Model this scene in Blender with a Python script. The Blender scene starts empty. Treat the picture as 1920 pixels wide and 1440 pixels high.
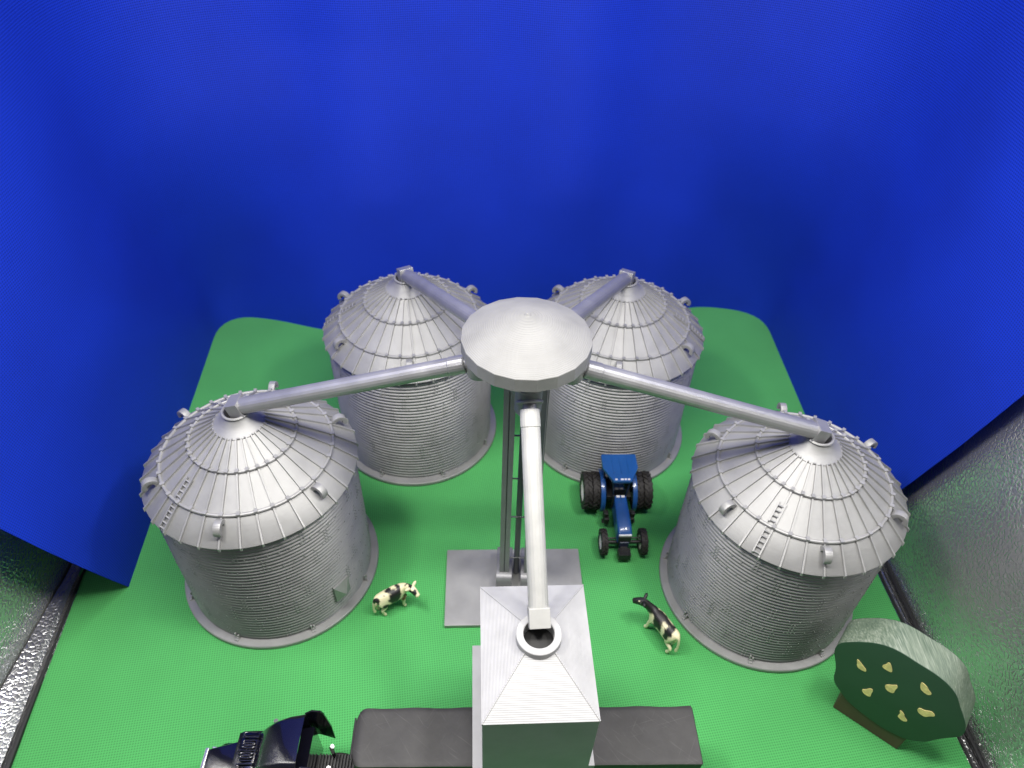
import bpy, bmesh, math, random
from mathutils import Vector, Matrix, noise
S = 0.01                      # everything is authored in centimetres
PI = math.pi
rnd = random.Random(7)
scn = bpy.context.scene
COL = scn.collection

# ------------------------------------------------------------------ materials
def new_mat(name):
    m = bpy.data.materials.new(name); m.use_nodes = True
    nt = m.node_tree
    return m, nt, nt.nodes['Principled BSDF'], nt.nodes, nt.links

def inp(b, **k):
    for a, v in k.items():
        b.inputs[a.replace('_', ' ')].default_value = v

def math_node(nodes, links, op, a, b=None):
    n = nodes.new('ShaderNodeMath'); n.operation = op
    for i, v in enumerate((a, b)):
        if v is None: continue
        if isinstance(v, (int, float)): n.inputs[i].default_value = v
        else: links.new(v, n.inputs[i])
    return n.outputs[0]

def ramp(nodes, links, fac, stops):
    r = nodes.new('ShaderNodeValToRGB'); e = r.color_ramp.elements
    while len(e) < len(stops): e.new(0.5)
    for el, (p, c) in zip(e, stops):
        el.position = p; el.color = (*c, 1)
    links.new(fac, r.inputs[0]); return r.outputs[0]

def bump(nodes, links, b, height, strength, dist, prev=None):
    n = nodes.new('ShaderNodeBump'); n.inputs['Strength'].default_value = strength
    n.inputs['Distance'].default_value = dist
    links.new(height, n.inputs['Height'])
    if prev is not None: links.new(prev, n.inputs['Normal'])
    links.new(n.outputs[0], b.inputs['Normal']); return n.outputs[0]

def noise_tex(nodes, links, vec, scale, detail=3, rough=.5):
    n = nodes.new('ShaderNodeTexNoise'); n.inputs['Scale'].default_value = scale
    n.inputs['Detail'].default_value = detail; n.inputs['Roughness'].default_value = rough
    links.new(vec, n.inputs['Vector']); return n.outputs['Fac']

def mapping(nodes, links, vec, scale, rot=(0, 0, 0)):
    n = nodes.new('ShaderNodeMapping'); n.inputs['Scale'].default_value = scale
    n.inputs['Rotation'].default_value = rot
    links.new(vec, n.inputs['Vector']); return n.outputs[0]

def printed(name, c, rough=.45, metallic=.32, period=.045, strength=.35):
    """silk grey printed plastic with its layer lines"""
    m, nt, b, N, L = new_mat(name)
    tc = N.new('ShaderNodeTexCoord').outputs['Object']
    sx = N.new('ShaderNodeSeparateXYZ'); L.new(tc, sx.inputs[0])
    n1 = noise_tex(N, L, mapping(N, L, tc, (60, 60, 900)), 1, 2)
    n2 = noise_tex(N, L, tc, 55, 4)
    col = ramp(N, L, n2, [(.3, tuple(x*.90 for x in c)), (.7, tuple(min(1, x*1.07) for x in c))])
    L.new(col, b.inputs['Base Color'])
    ph = math_node(N, L, 'MULTIPLY', sx.outputs[2], 2*PI/(period*S))
    w = math_node(N, L, 'SINE', ph)
    wob = math_node(N, L, 'MULTIPLY_ADD', n1, 2.2)
    wob.node.inputs[2].default_value = 0
    h = math_node(N, L, 'ADD', w, wob)
    bump(N, L, b, h, strength, .00012)
    r2 = math_node(N, L, 'MULTIPLY_ADD', n2, .22); r2.node.inputs[2].default_value = rough-.11
    L.new(r2, b.inputs['Roughness'])
    inp(b, Metallic=metallic)
    return m

def simple(name, c, rough=.5, metallic=0, coat=0, var=.12, scale=80, bs=0, spec=.5):
    m, nt, b, N, L = new_mat(name)
    tc = N.new('ShaderNodeTexCoord').outputs['Object']
    n = noise_tex(N, L, tc, scale, 4)
    L.new(ramp(N, L, n, [(.3, tuple(x*(1-var) for x in c)), (.7, tuple(min(1, x*(1+var)) for x in c))]), b.inputs['Base Color'])
    inp(b, Roughness=rough, Metallic=metallic)
    b.inputs['Coat Weight'].default_value = coat
    b.inputs['Coat Roughness'].default_value = .06
    b.inputs['Specular IOR Level'].default_value = spec
    if bs: bump(N, L, b, noise_tex(N, L, tc, scale*6, 3), bs, .0002)
    return m

def cloth(name, c, pitch, rough=.85, sheen=.2, uv=True, strength=.5, rot=.6, contrast=.16, spec=.25):
    """non-woven polypropylene with a pressed dimple grid"""
    m, nt, b, N, L = new_mat(name)
    t = N.new('ShaderNodeTexCoord')
    v = t.outputs['UV'] if uv else t.outputs['Object']
    mp = mapping(N, L, v, (1, 1, 1), (0, 0, rot))
    sx = N.new('ShaderNodeSeparateXYZ'); L.new(mp, sx.inputs[0])
    k = 2*PI/(pitch*S)
    a = math_node(N, L, 'SINE', math_node(N, L, 'MULTIPLY', sx.outputs[0], k))
    d = math_node(N, L, 'SINE', math_node(N, L, 'MULTIPLY', sx.outputs[1], k))
    p = math_node(N, L, 'MULTIPLY', a, d)
    p = math_node(N, L, 'MULTIPLY_ADD', p, .5); p.node.inputs[2].default_value = .5
    n = noise_tex(N, L, v, 9, 4)
    n2 = noise_tex(N, L, v, 900, 2)
    base = ramp(N, L, n, [(.25, tuple(x*.88 for x in c)), (.75, tuple(min(1, x*1.08) for x in c))])
    dim = ramp(N, L, p, [(.05, (1-contrast*2,)*3), (.55, (1, 1, 1))])
    mx = N.new('ShaderNodeMix'); mx.data_type = 'RGBA'; mx.blend_type = 'MULTIPLY'
    mx.inputs[0].default_value = 1
    L.new(base, mx.inputs[6]); L.new(dim, mx.inputs[7]); L.new(mx.outputs[2], b.inputs['Base Color'])
    nb = bump(N, L, b, p, strength, .0003)
    bump(N, L, b, n2, .25, .0002, nb)
    inp(b, Roughness=rough)
    b.inputs['Sheen Weight'].default_value = sheen
    b.inputs['Specular IOR Level'].default_value = spec
    return m

def silver_film(name, c, rough, scale, strength, rr=.1, met=.84):
    m, nt, b, N, L = new_mat(name)
    tc = N.new('ShaderNodeTexCoord').outputs['Object']
    nz = N.new('ShaderNodeTexNoise'); nz.inputs['Scale'].default_value = scale*.5; L.new(tc, nz.inputs['Vector'])
    mixv = N.new('ShaderNodeMix'); mixv.data_type = 'RGBA'; mixv.blend_type = 'LINEAR_LIGHT'; mixv.inputs[0].default_value = .0012
    L.new(tc, mixv.inputs[6]); L.new(nz.outputs['Color'], mixv.inputs[7])
    vo = N.new('ShaderNodeTexVoronoi'); vo.feature = 'SMOOTH_F1'; vo.inputs['Scale'].default_value = scale
    vo.inputs['Smoothness'].default_value = .35
    L.new(mixv.outputs[2], vo.inputs['Vector'])
    vo2 = N.new('ShaderNodeTexVoronoi'); vo2.feature = 'DISTANCE_TO_EDGE'; vo2.inputs['Scale'].default_value = scale
    L.new(mixv.outputs[2], vo2.inputs['Vector'])
    flat = ramp(N, L, vo2.outputs['Distance'], [(.02, (0, 0, 0)), (.22, (1, 1, 1))])
    n = noise_tex(N, L, tc, 14, 3)
    nb = bump(N, L, b, flat, strength, .0004)
    bump(N, L, b, n, .06, .004, nb)
    L.new(ramp(N, L, n, [(.3, tuple(x*.9 for x in c)), (.7, c)]), b.inputs['Base Color'])
    r2 = math_node(N, L, 'MULTIPLY_ADD', n, rr); r2.node.inputs[2].default_value = rough
    L.new(r2, b.inputs['Roughness'])
    inp(b, Metallic=met)
    return m

M = {}
M['grey'] = printed('grey_print', (.32, .32, .317))
M['grey_wall'] = printed('grey_print_wall', (.32, .32, .317), strength=0.0)
M['grey_head'] = printed('grey_print_head', (.235, .235, .23), rough=.62, metallic=.15, period=.06, strength=.4)
M['spout'] = printed('grey_print_spout', (.36, .36, .365), rough=.38, metallic=.6, strength=.15)
M['pipe'] = printed('pale_print_pipe', (.44, .44, .42), rough=.55, metallic=.1, strength=.2)
M['grey_leg'] = printed('grey_print_leg', (.24, .24, .25), period=.2, strength=.3)
M['hopper'] = printed('pale_print', (.44, .44, .44), rough=.6, metallic=.12, period=.05, strength=.42)
M['hollow_shade'] = simple('hollow_shade_black', (.03, .03, .03), .8)  # near-black colour painted in place of shade down the fill holes
M['green'] = cloth('green_cloth', (.076, .385, .106), .29, uv=False, contrast=.22, strength=.6)
M['blue'] = cloth('blue_cloth', (.0045, .040, .60), .30, uv=True, rot=.785, rough=.65, spec=.36, sheen=.0, contrast=.3)
def translucent(m, c, fac):
    nt = m.node_tree; N, L = nt.nodes, nt.links
    out = N['Material Output']; t = N.new('ShaderNodeBsdfTranslucent'); t.inputs[0].default_value = (*c, 1)
    mx = N.new('ShaderNodeMixShader'); mx.inputs[0].default_value = fac
    L.new(N['Principled BSDF'].outputs[0], mx.inputs[1]); L.new(t.outputs[0], mx.inputs[2]); L.new(mx.outputs[0], out.inputs[0])
translucent(M['blue'], (.004, .04, .6), .16)     # thin cloth lets some light through
M['silver'] = silver_film('silver_film', (.70, .71, .71), .13, 250, .5)
M['strip'] = silver_film('silver_strip', (.88, .88, .89), .18, 270, .42, met=.95)
M['piping'] = simple('black_piping', (.012, .012, .014), .55)
M['black_paint'] = simple('black_enamel', (.006, .006, .012), .18, coat=1, var=.05)
M['black_plastic'] = simple('black_plastic', (.014, .014, .014), .5)
M['chrome'] = simple('chrome', (.85, .85, .86), .25, metallic=.9, var=.02)
M['rubber'] = simple('tyre_rubber', (.022, .020, .019), .7, bs=.3)
M['rim'] = simple('pale_rim', (.68, .68, .62), .45)
M['tblue'] = simple('tractor_blue', (.010, .075, .27), .36, coat=.6, var=.05)
M['tdark'] = simple('tractor_dark_blue', (.012, .018, .06), .35, coat=.3)
M['glass'] = simple('cab_glass', (.012, .014, .016), .08, coat=.6)
M['decal'] = simple('white_decal', (.75, .75, .78), .4)
M['fruit'] = simple('yellow_paint', (.80, .65, .27), .5, var=.2, scale=300)
M['leafpaint'] = simple('dark_green_paint', (.024, .060, .036), .55, var=.06, scale=30)
M['trunk'] = simple('brown_paint', (.080, .048, .032), .55, var=.1, scale=40)

def tarp_mat():
    m, nt, b, N, L = new_mat('black_tarp')
    tc = N.new('ShaderNodeTexCoord').outputs['Object']
    n = noise_tex(N, L, tc, 40, 6, .7)
    base = ramp(N, L, n, [(.25, (.019, .018, .018)), (.8, (.038, .037, .036))])
    prev = base
    for rot, sc in ((.5, 700), (-.6, 800), (1.3, 650), (2.2, 900)):       # fine scuffs
        mp = mapping(N, L, mapping(N, L, tc, (1, 1, 1), (0, 0, rot)), (sc*1.3, sc*.04, sc*.04))
        s = noise_tex(N, L, mp, 1, 2)
        f = ramp(N, L, s, [(.66, (0, 0, 0)), (.78, (1, 1, 1))])
        mx = N.new('ShaderNodeMix'); mx.data_type = 'RGBA'
        fm = math_node(N, L, 'MULTIPLY', f, math_node(N, L, 'MULTIPLY', n, .3))
        L.new(fm, mx.inputs[0]); L.new(prev, mx.inputs[6]); mx.inputs[7].default_value = (.20, .195, .19, 1)
        prev = mx.outputs[2]
    L.new(prev, b.inputs['Base Color'])
    inp(b, Roughness=.58)
    bump(N, L, b, noise_tex(N, L, tc, 300, 4), .25, .0003)
    return m
M['tarp'] = tarp_mat()

def brushed_edge():
    """sawn, thinly green-washed edge of the wooden tree"""
    m, nt, b, N, L = new_mat('sawn_edge')
    tc = N.new('ShaderNodeTexCoord').outputs['Object']
    n1 = noise_tex(N, L, mapping(N, L, tc, (40, 40, 40), (0, 0, .665)), 1, 3)
    n2 = noise_tex(N, L, mapping(N, L, tc, (900, 24, 900), (0.25, 0, -.66)), 1, 4, .65)
    n3 = noise_tex(N, L, mapping(N, L, tc, (900, 60, 350), (-.5, .3, -.6)), 1, 3, .6)
    s = math_node(N, L, 'ADD', math_node(N, L, 'MULTIPLY', n2, .6), math_node(N, L, 'MULTIPLY', n3, .5))
    s = math_node(N, L, 'ADD', s, math_node(N, L, 'MULTIPLY', n1, .35))
    L.new(ramp(N, L, s, [(.48, (.055, .09, .062)), (.72, (.14, .185, .135)), (.95, (.33, .37, .30))]), b.inputs['Base Color'])
    inp(b, Roughness=.42)
    bump(N, L, b, s, .4, .0006)
    return m
M['edge'] = brushed_edge()

# ------------------------------------------------------------------ mesh builder
class MB:
    def __init__(s): s.v = []; s.f = []; s.mi = []
    def add(s, vs, fs, T=None, mi=0):
        o = len(s.v)
        for p in vs:
            p = Vector(p)
            s.v.append(T @ p if T else p)
        for f in fs: s.f.append([i+o for i in f]); s.mi.append(mi)
    def box(s, c, d, T=None, R=None, mi=0, taper=None):
        x, y, z = (q/2 for q in d); c = Vector(c); vs = []
        for k in (-1, 1):
            tx, ty = (taper if (taper and k == 1) else (1, 1))
            for a, b in ((-1, -1), (1, -1), (1, 1), (-1, 1)):
                p = Vector((a*x*tx, b*y*ty, k*z))
                vs.append((R @ p if R else p)+c)
        s.add(vs, [(3, 2, 1, 0), (4, 5, 6, 7), (0, 1, 5, 4), (1, 2, 6, 5), (2, 3, 7, 6), (3, 0, 4, 7)], T, mi)
    def hexa(s, vs, T=None, mi=0):       # bottom 4 ccw, top 4 ccw
        s.add(vs, [(3, 2, 1, 0), (4, 5, 6, 7), (0, 1, 5, 4), (1, 2, 6, 5), (2, 3, 7, 6), (3, 0, 4, 7)], T, mi)
    def tube(s, pts, r, n=16, T=None, cap=True, mi=0, phase=0):
        pts = [Vector(p) for p in pts]; m = len(pts)
        rs = r if isinstance(r, (list, tuple)) else [r]*m
        vs = []; ref = None
        for i, p in enumerate(pts):
            a = pts[max(i-1, 0)]; b = pts[min(i+1, m-1)]; d = (b-a).normalized()
            if ref is None:
                ref = Vector((0, 0, 1)) if abs(d.z) < .9 else Vector((1, 0, 0))
            u = d.cross(ref).normalized(); w = u.cross(d).normalized(); ref = w
            for k in range(n):
                t = 2*PI*k/n+phase
                vs.append(p+(u*math.cos(t)+w*math.sin(t))*rs[i])
        fs = []
        for i in range(m-1):
            for k in range(n):
                fs.append((i*n+k, i*n+(k+1) % n, (i+1)*n+(k+1) % n, (i+1)*n+k))
        if cap: fs += [tuple(reversed(range(n))), tuple(range((m-1)*n, m*n))]
        s.add(vs, fs, T, mi)
    def lathe(s, prof, n=64, T=None, closed=False, mi=0, phase=0, cap0=False, cap1=False):
        vs = []; m = len(prof)
        for r, z in prof:
            for k in range(n):
                t = 2*PI*k/n+phase
                vs.append((r*math.cos(t), r*math.sin(t), z))
        fs = []
        for i in range(m if closed else m-1):
            j = (i+1) % m
            for k in range(n):
                fs.append((i*n+k, i*n+(k+1) % n, j*n+(k+1) % n, j*n+k))
        if cap0: fs.append(tuple(reversed(range(n))))
        if cap1: fs.append(tuple(range((m-1)*n, m*n)))
        s.add(vs, fs, T, mi)
    def prism(s, poly, h, T=None, mi=0, side_mi=None):   # poly in local xy, extruded z 0..h
        n = len(poly)
        vs = [(x, y, 0) for x, y in poly]+[(x, y, h) for x, y in poly]
        o = len(s.v)
        s.add(vs, [tuple(reversed(range(n))), tuple(range(n, 2*n))], T, mi)
        for i in range(n):
            j = (i+1) % n
            s.f.append([o+i, o+j, o+n+j, o+n+i]); s.mi.append(mi if side_mi is None else side_mi)
    def build(s, name, mats, parent=None, loc=None, smooth=35, bevel=0, rz=0):
        me = bpy.data.meshes.new(name)
        me.from_pydata([p*S for p in s.v], [], s.f)
        if not isinstance(mats, (list, tuple)): mats = [mats]
        for m in mats: me.materials.append(m)
        me.polygons.foreach_set('material_index', s.mi)
        bm = bmesh.new(); bm.from_mesh(me)
        bmesh.ops.recalc_face_normals(bm, faces=bm.faces)
        if bevel:
            ed = [e for e in bm.edges if len(e.link_faces) == 2 and e.calc_face_angle(0) > .5]
            bmesh.ops.bevel(bm, geom=ed, offset=bevel*S, segments=2, profile=.6, affect='EDGES', clamp_overlap=True)
        bm.to_mesh(me); bm.free()
        if smooth:
            me.shade_smooth(); me.set_sharp_from_angle(angle=math.radians(smooth))
        o = bpy.data.objects.new(name, me); COL.objects.link(o)
        if parent: o.parent = parent
        if loc: o.location = Vector(loc)*S
        if rz: o.rotation_euler.z = rz
        return o

def tag(o, label=None, cat=None, group=None, kind=None):
    for k, v in (('label', label), ('category', cat), ('group', group), ('kind', kind)):
        if v: o[k] = v
    return o
def thing(name, loc, label, cat, group=None, rz=0):
    o = bpy.data.objects.new(name, None); COL.objects.link(o)
    o.empty_display_size = .01
    o.location = Vector(loc)*S; o.rotation_euler.z = rz
    return tag(o, label, cat, group)
def kids(o): return [c for c in bpy.data.objects if c.parent == o]
def dup(o, parent=None):
    c = o.copy(); COL.objects.link(c); c.parent = parent
    for ch in kids(o): dup(ch, c)
    return c
def TR(loc=(0, 0, 0), rz=0, rx=0, ry=0):
    return Matrix.Translation(Vector(loc)) @ Matrix.Rotation(rz, 4, 'Z') @ Matrix.Rotation(ry, 4, 'Y') @ Matrix.Rotation(rx, 4, 'X')

# ------------------------------------------------------------------ camera
cam = bpy.data.cameras.new('camera'); co = bpy.data.objects.new('camera', cam); COL.objects.link(co)
cam.sensor_fit = 'HORIZONTAL'; cam.sensor_width = 36; cam.lens = 36*1370.4/1920
cam.clip_start = .01; cam.clip_end = 20
PITCH, ROLL = .744, .035
co.matrix_world = Matrix.Translation((0, 0, .605)) @ Matrix.Rotation(PI/2-PITCH, 4, 'X') @ Matrix.Rotation(ROLL, 4, 'Z')
cam.dof.use_dof = True; cam.dof.focus_distance = .50; cam.dof.aperture_fstop = 9.5
scn.camera = co

# ------------------------------------------------------------------ setting
def sheet(name, fn, nu, nv, mat, thick=0):
    """grid surface with metric UVs"""
    vs = []; uv = []
    for j in range(nv+1):
        for i in range(nu+1):
            p, q = fn(i/nu, j/nv); vs.append(Vector(p)*S); uv.append((q[0]*S, q[1]*S))
    fs = [(j*(nu+1)+i, j*(nu+1)+i+1, (j+1)*(nu+1)+i+1, (j+1)*(nu+1)+i) for j in range(nv) for i in range(nu)]
    me = bpy.data.meshes.new(name); me.from_pydata(vs, [], fs)
    l = me.uv_layers.new(name='UVMap')
    for lp in me.loops: l.data[lp.index].uv = uv[lp.vertex_index]
    me.materials.append(mat); me.shade_smooth()
    o = bpy.data.objects.new(name, me); COL.objects.link(o)
    if thick:
        md = o.modifiers.new('thick', 'SOLIDIFY'); md.thickness = thick*S; md.offset = 0; md.use_rim = False
    return o

def green_fn(a, b):
    xl = -39.4+(b*0)   # left edge bends slightly
    y = 8+b*78
    xl = -37.6 - (y-22)*.12 if y < 36 else -39.4
    xr = 37.4 - (y-22)*.075 if y < 42 else 36.5
    xl -= 4*min(1, max(0, (y-37)/4)); xr += 6*min(1, max(0, (y-47)/4))
    x = xl+(xr-xl)*a
    z = -.03+.05*math.sin(x*.23+y*.11)*math.sin(y*.19)
    return (x, y, z), (x, y)
g = sheet('ground', green_fn, 60, 60, M['green']); tag(g, kind='structure')

fl = MB(); fl.box((0, 46, -.35), (100, 84, .3)); o = fl.build('floor', M['strip'], smooth=0); tag(o, kind='structure')

# blue backdrop, a U of cloth whose side edges lean forward
def backdrop_path(z):
    h = max(0.0, z)
    k = min(1, h/30)
    rad = 4.5+15*k*k*(3-2*k)
    yl = 36.2-.36*z+.0016*z*z if z < 60 else 20
    yr = 46.2-.31*z+.0008*z*z
    xl0 = -34.8-.085*h*(1-h/120); xr0 = 35.4+.03*h
    a = Vector((xl0, yl)); b = Vector((-39.2-.02*h, 77.3+.03*h)); c = Vector((34.3+.04*h, 82.3+.02*h)); d = Vector((xr0, yr))
    pts = [a]
    def corner(p, q, r, rad):
        u = (p-q).normalized(); v = (r-q).normalized()
        ang = u.angle(v); dist = rad/math.tan(ang/2)
        s0 = q+u*dist; e0 = q+v*dist
        return [s0*(1-t)**2+q*2*t*(1-t)+e0*t*t for t in [i/14 for i in range(15)]]
    pts += corner(a, b, c, rad)+corner(b, c, d, rad)+[d]
    out = []
    for p, q in zip(pts, pts[1:]):
        n = max(1, int((q-p).length/2)); out += [p.lerp(q, i/n) for i in range(n)]
    out.append(pts[-1])
    bow = 1-min(1, h/35)                 # the cloth's foot bows a little along the back
    for i, p in enumerate(out):
        if p.y > 66:
            t = p.x
            dy = -3.6*math.exp(-((t+22)/9)**2)+1.3*math.exp(-((t-26)/5)**2)-.9*math.exp(-((t)/12)**2)
            out[i] = Vector((p.x, p.y+dy*bow*min(1, (p.y-66)/8)))
    return out
NU, NV = 150, 60
def resample(pts, n):
    L = [0]
    for p, q in zip(pts, pts[1:]): L.append(L[-1]+(q-p).length)
    out = []; j = 0
    for i in range(n+1):
        t = L[-1]*i/n
        while j < len(L)-2 and L[j+1] < t: j += 1
        w = (t-L[j])/max(1e-9, L[j+1]-L[j]); out.append((pts[j].lerp(pts[j+1], w), t))
    return out, L[-1]
rows = []
ZT = 72
for j in range(NV+1):
    z = ZT*(j/NV)
    pts, tot = resample(backdrop_path(z), NU)
    row = []
    for i, (p, t) in enumerate(pts):
        a = pts[max(i-1, 0)][0]; b = pts[min(i+1, NU)][0]; d = (b-a).normalized(); nrm = Vector((d.y, -d.x))
        u = t-tot/2
        amp = min(1, z/18)
        w = .6*math.sin(u*.21+.6)+.4*math.sin(u*.13+z*.012+2)
        w += 2.2*math.exp(-((u+12)/6)**2)-1.2*math.exp(-((u-1)/5)**2)+2.2*math.exp(-((u-12)/6)**2)
        q = p+nrm*(w*amp*.75)
        row.append(((q.x, q.y, z), (u, z)))
    rows.append(row)
o = sheet('backdrop', lambda a, b: rows[round(b*NV)][round(a*NU)], NU, NV, M['blue'], .05); tag(o, kind='structure')

# light tent side walls of silver pebbled film, floor bindings and seams
def wall_l(a, b):
    y = 14+a*70; z = b*76-.1
    x = -40.95-.02*z+.35*math.sin(y*.13+z*.05)*min(1, z/8)
    return (x, y, z), (y, z)
def wall_r(a, b):
    y = 10+a*76; z = b*76-.1
    x = (38.5-(y-22)*.065 if y < 42 else 37.2)+.03*z+.4*math.sin(y*.11+z*.06+1)*min(1, z/8)
    return (x, y, z), (y, z)
for f in (wall_l, wall_r):
    o = sheet('wall', f, 40, 40, M['silver']); tag(o, kind='structure')
def piping(pts, r, name='floor_seam'):
    m = MB(); m.tube(pts, r, 10); o = m.build(name, M['piping']); tag(o, kind='structure')
yy = [10+i*3 for i in range(14)]
piping([(-37.75-(y-22)*.12 if y < 36 else -39.5, y, .12) for y in yy], [.34-.018*(y-18) if y < 30 else .12 for y in yy])
piping([(-40.9, y, .25) for y in yy], .13)
piping([(37.55-(y-22)*.075 if y < 42 else 36.2, y, .1) for y in yy], .14)
piping([(38.35-(y-22)*.065 if y < 42 else 37.2, y, .16) for y in yy], .17)
piping([(37.95-(y-22)*.07 if y < 42 else 36.7, y, .05) for y in yy], .05)
# tilted binding tape on the left floor edge, which catches the lamp
def tape(a, b):
    y = 10+b*34
    x0 = -38.25-(y-22)*.115 if y < 36 else -39.9
    x = x0+(-40.85-x0)*a
    return (x, y, .1+(.04*a if a < .38 else .0152+(a-.38)*(-40.85-x0)*-.40)), (x, y)
o = sheet('floor_binding', tape, 8, 30, M['strip']); tag(o, kind='structure')

# ------------------------------------------------------------------ grain bins
ROOF = [(8.52, 14.38), (6.74, 15.93), (4.125, 17.76), (1.955, 19.15)]
def roof_z(r):
    for (r0, z0), (r1, z1) in zip(ROOF, ROOF[1:]):
        if r >= r1: return z0+(z1-z0)*(r-r0)/(r1-r0)
    return ROOF[-1][1]
NRIB = 34
def make_bin():
    t = thing('grain_bin', (0, 0, 0), 'x', 'grain bin', 'four round grain bins')
    m = MB()
    m.lathe([(0.01, .0), (8.86, .0), (8.93, .07), (8.93, .36), (8.86, .44), (8.0, .44)], 128); m.build('base_flange', M['grey'], t)
    # corrugated wall
    m = MB(); prof = []
    per = .405; n = int((14.3-.4)/per)
    for i in range(n*8+1):
        z = .4+per*i/8; prof.append((8.17+.085*math.cos(2*PI*i/8), z))
    prof.append((8.17, 14.4)); m.lathe(prof, 144)
    rings = 8; rh = n*per/rings
    for k in range(rings):                     # staggered sheets, bolts at their seams
        z0 = .4+k*rh
        for s_ in range(10):
            a = 2*PI*(s_+(k % 2)*.5+.13*(k % 3))/10
            for c in (-.016, .016):
                for q in range(4):
                    z = z0+per*q
                    if z < .6: continue
                    R = Matrix.Rotation(a+c, 3, 'Z')
                    m.box(R @ Vector((8.262, 0, z)), (.055, .065, .075), R=R)
        if k:
            for b in range(60):
                a = 2*PI*(b+.5)/60; R = Matrix.Rotation(a, 3, 'Z')
                m.box(R @ Vector((8.262, 0, z0)), (.06, .07, .07), R=R)
    m.build('wall', M['grey_wall'], t, smooth=65)
    # stepped conical roof with standing ribs
    m = MB()
    m.lathe([(8.15, 14.28), (8.5, 14.30), (8.54, 14.36), (8.52, 14.42), (6.80, 15.90), (6.80, 15.96), (4.18, 17.74), (4.18, 17.80), (1.955, 19.18)], 144)
    for k in range(NRIB):
        a = 2*PI*(k+.5)/NRIB; R = Matrix.Rotation(a, 4, 'Z')
        for (ra, rb) in ((8.66, 6.74), (6.74, 4.125), (4.125, 1.98)):
            za, zb = (roof_z(min(ra, 8.52))+.07-(.1 if ra > 8.6 else 0)), roof_z(rb)+.07
            w = .09 if ra > 4.2 else .07; h = .165
            m.hexa([(ra, -w, za-h), (ra, w, za-h), (rb, w, zb-h), (rb, -w, zb-h), (ra, -w*.7, za+h), (ra, w*.7, za+h), (rb, w*.7, zb+h), (rb, -w*.7, zb+h)], R)
        for rr in (6.74, 4.125):
            m.box((rr, 0, roof_z(rr)+.24), (.34, .26, .24), R)
    m.build('roof', M['grey'], t, bevel=0)
    for rr, tr in ((6.74, .13), (4.125, .12)):
        m = MB(); z = roof_z(rr)+.13
        m.lathe([(rr+tr*math.cos(q*PI/4), z+tr*math.sin(q*PI/4)) for q in range(8)], 128, closed=True)
        m.build('roof_ring', M['grey'], t)
    m = MB()
    m.lathe([(2.02, 19.10), (2.03, 19.22), (1.93, 19.27), (1.55, 19.50), (1.28, 19.78), (1.10, 20.10), (1.04, 20.22), (1.10, 20.30), (1.12, 20.38), (1.06, 20.46), (.98, 20.47), (.90, 20.40), (.88, 20.2), (.88, 18.3)], 64)
    for b in range(24):
        a = 2*PI*b/24; R = Matrix.Rotation(a, 3, 'Z'); m.box(R @ Vector((1.97, 0, 19.24)), (.12, .22, .12), R=R)
    m.lathe([(.872, 19.35), (.01, 19.35)], 32, mi=1); m.build('fill_collar', [M['grey'], M['hollow_shade']], t)  # black disc in the throat, painted as the shade of the empty bin
    # gooseneck vents
    m = MB(); ro, ri, w = .66, .30, .27; pts = []
    for q in range(13):
        a = math.radians(-30+q*210/12); pts.append((ro*math.cos(a), ro*math.sin(a)))
    inner = [(ri*math.cos(math.radians(-30+q*210/12)), ri*math.sin(math.radians(-30+q*210/12))) for q in range(13)]
    pts.append((-ro, -.75)); inner.append((-ri, -.75))
    vs = []
    for (xo, zo), (xi, zi) in zip(pts, inner):
        vs += [(xo, -w, zo), (xo, w, zo), (xi, w, zi), (xi, -w, zi)]
    fs = []
    for i in range(len(pts)-1):
        for k in range(4): fs.append((i*4+k, i*4+(k+1) % 4, (i+1)*4+(k+1) % 4, (i+1)*4+k))
    fs += [(0, 1, 2, 3), tuple(range(len(vs)-4, len(vs)))]
    m.add(vs, fs)
    v0 = m.build('roof_vent', M['grey'], t, smooth=30, bevel=.03)
    for k in range(6):
        v = v0 if k == 0 else v0.copy()
        if k: COL.objects.link(v); v.parent = t
        a = math.radians(30+60*k)
        v.location = Vector((7.55*math.cos(a), 7.55*math.sin(a), roof_z(7.55)+.42))*S; v.rotation_euler.z = a
    # roof ladder in two flights
    m = MB(); R = Matrix.Rotation(math.radians(-123.7), 4, 'Z')
    for r0, r1 in ((8.55, 6.92), (6.55, 5.15)):
        for y in (-.27, .27):
            m.hexa([(r0, y-.05, roof_z(min(r0,8.5))+.1), (r0, y+.05, roof_z(min(r0,8.5))+.1), (r1, y+.05, roof_z(r1)+.1), (r1, y-.05, roof_z(r1)+.1),
                    (r0, y-.05, roof_z(min(r0,8.5))+.3), (r0, y+.05, roof_z(min(r0,8.5))+.3), (r1, y+.05, roof_z(r1)+.3), (r1, y-.05, roof_z(r1)+.3)], R)
        nr = 5 if r0 > 8 else 4
        for q in range(nr):
            r = r0+(r1-r0)*(q+.35)/nr; m.box((r, 0, roof_z(r)+.21), (.11, .5, .12), R)
    m.build('roof_ladder', M['grey'], t, smooth=0)
    # anchor brackets on the flange
    m = MB(); m.box((8.42, 0, .5), (.5, .34, .16)); m.box((8.36, -.12, .85), (.16, .13, .75)); m.box((8.36, .12, .75), (.16, .13, .55)); m.box((8.42, 0, .68), (.14, .3, .14))
    a0 = m.build('anchor_bracket', M['grey'], t, smooth=0, bevel=.02)
    for k in range(8):
        v = a0 if k == 0 else a0.copy()
        if k: COL.objects.link(v); v.parent = t
        v.rotation_euler.z = math.radians(-103+45*k)
    return t
bin0 = make_bin()
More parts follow.
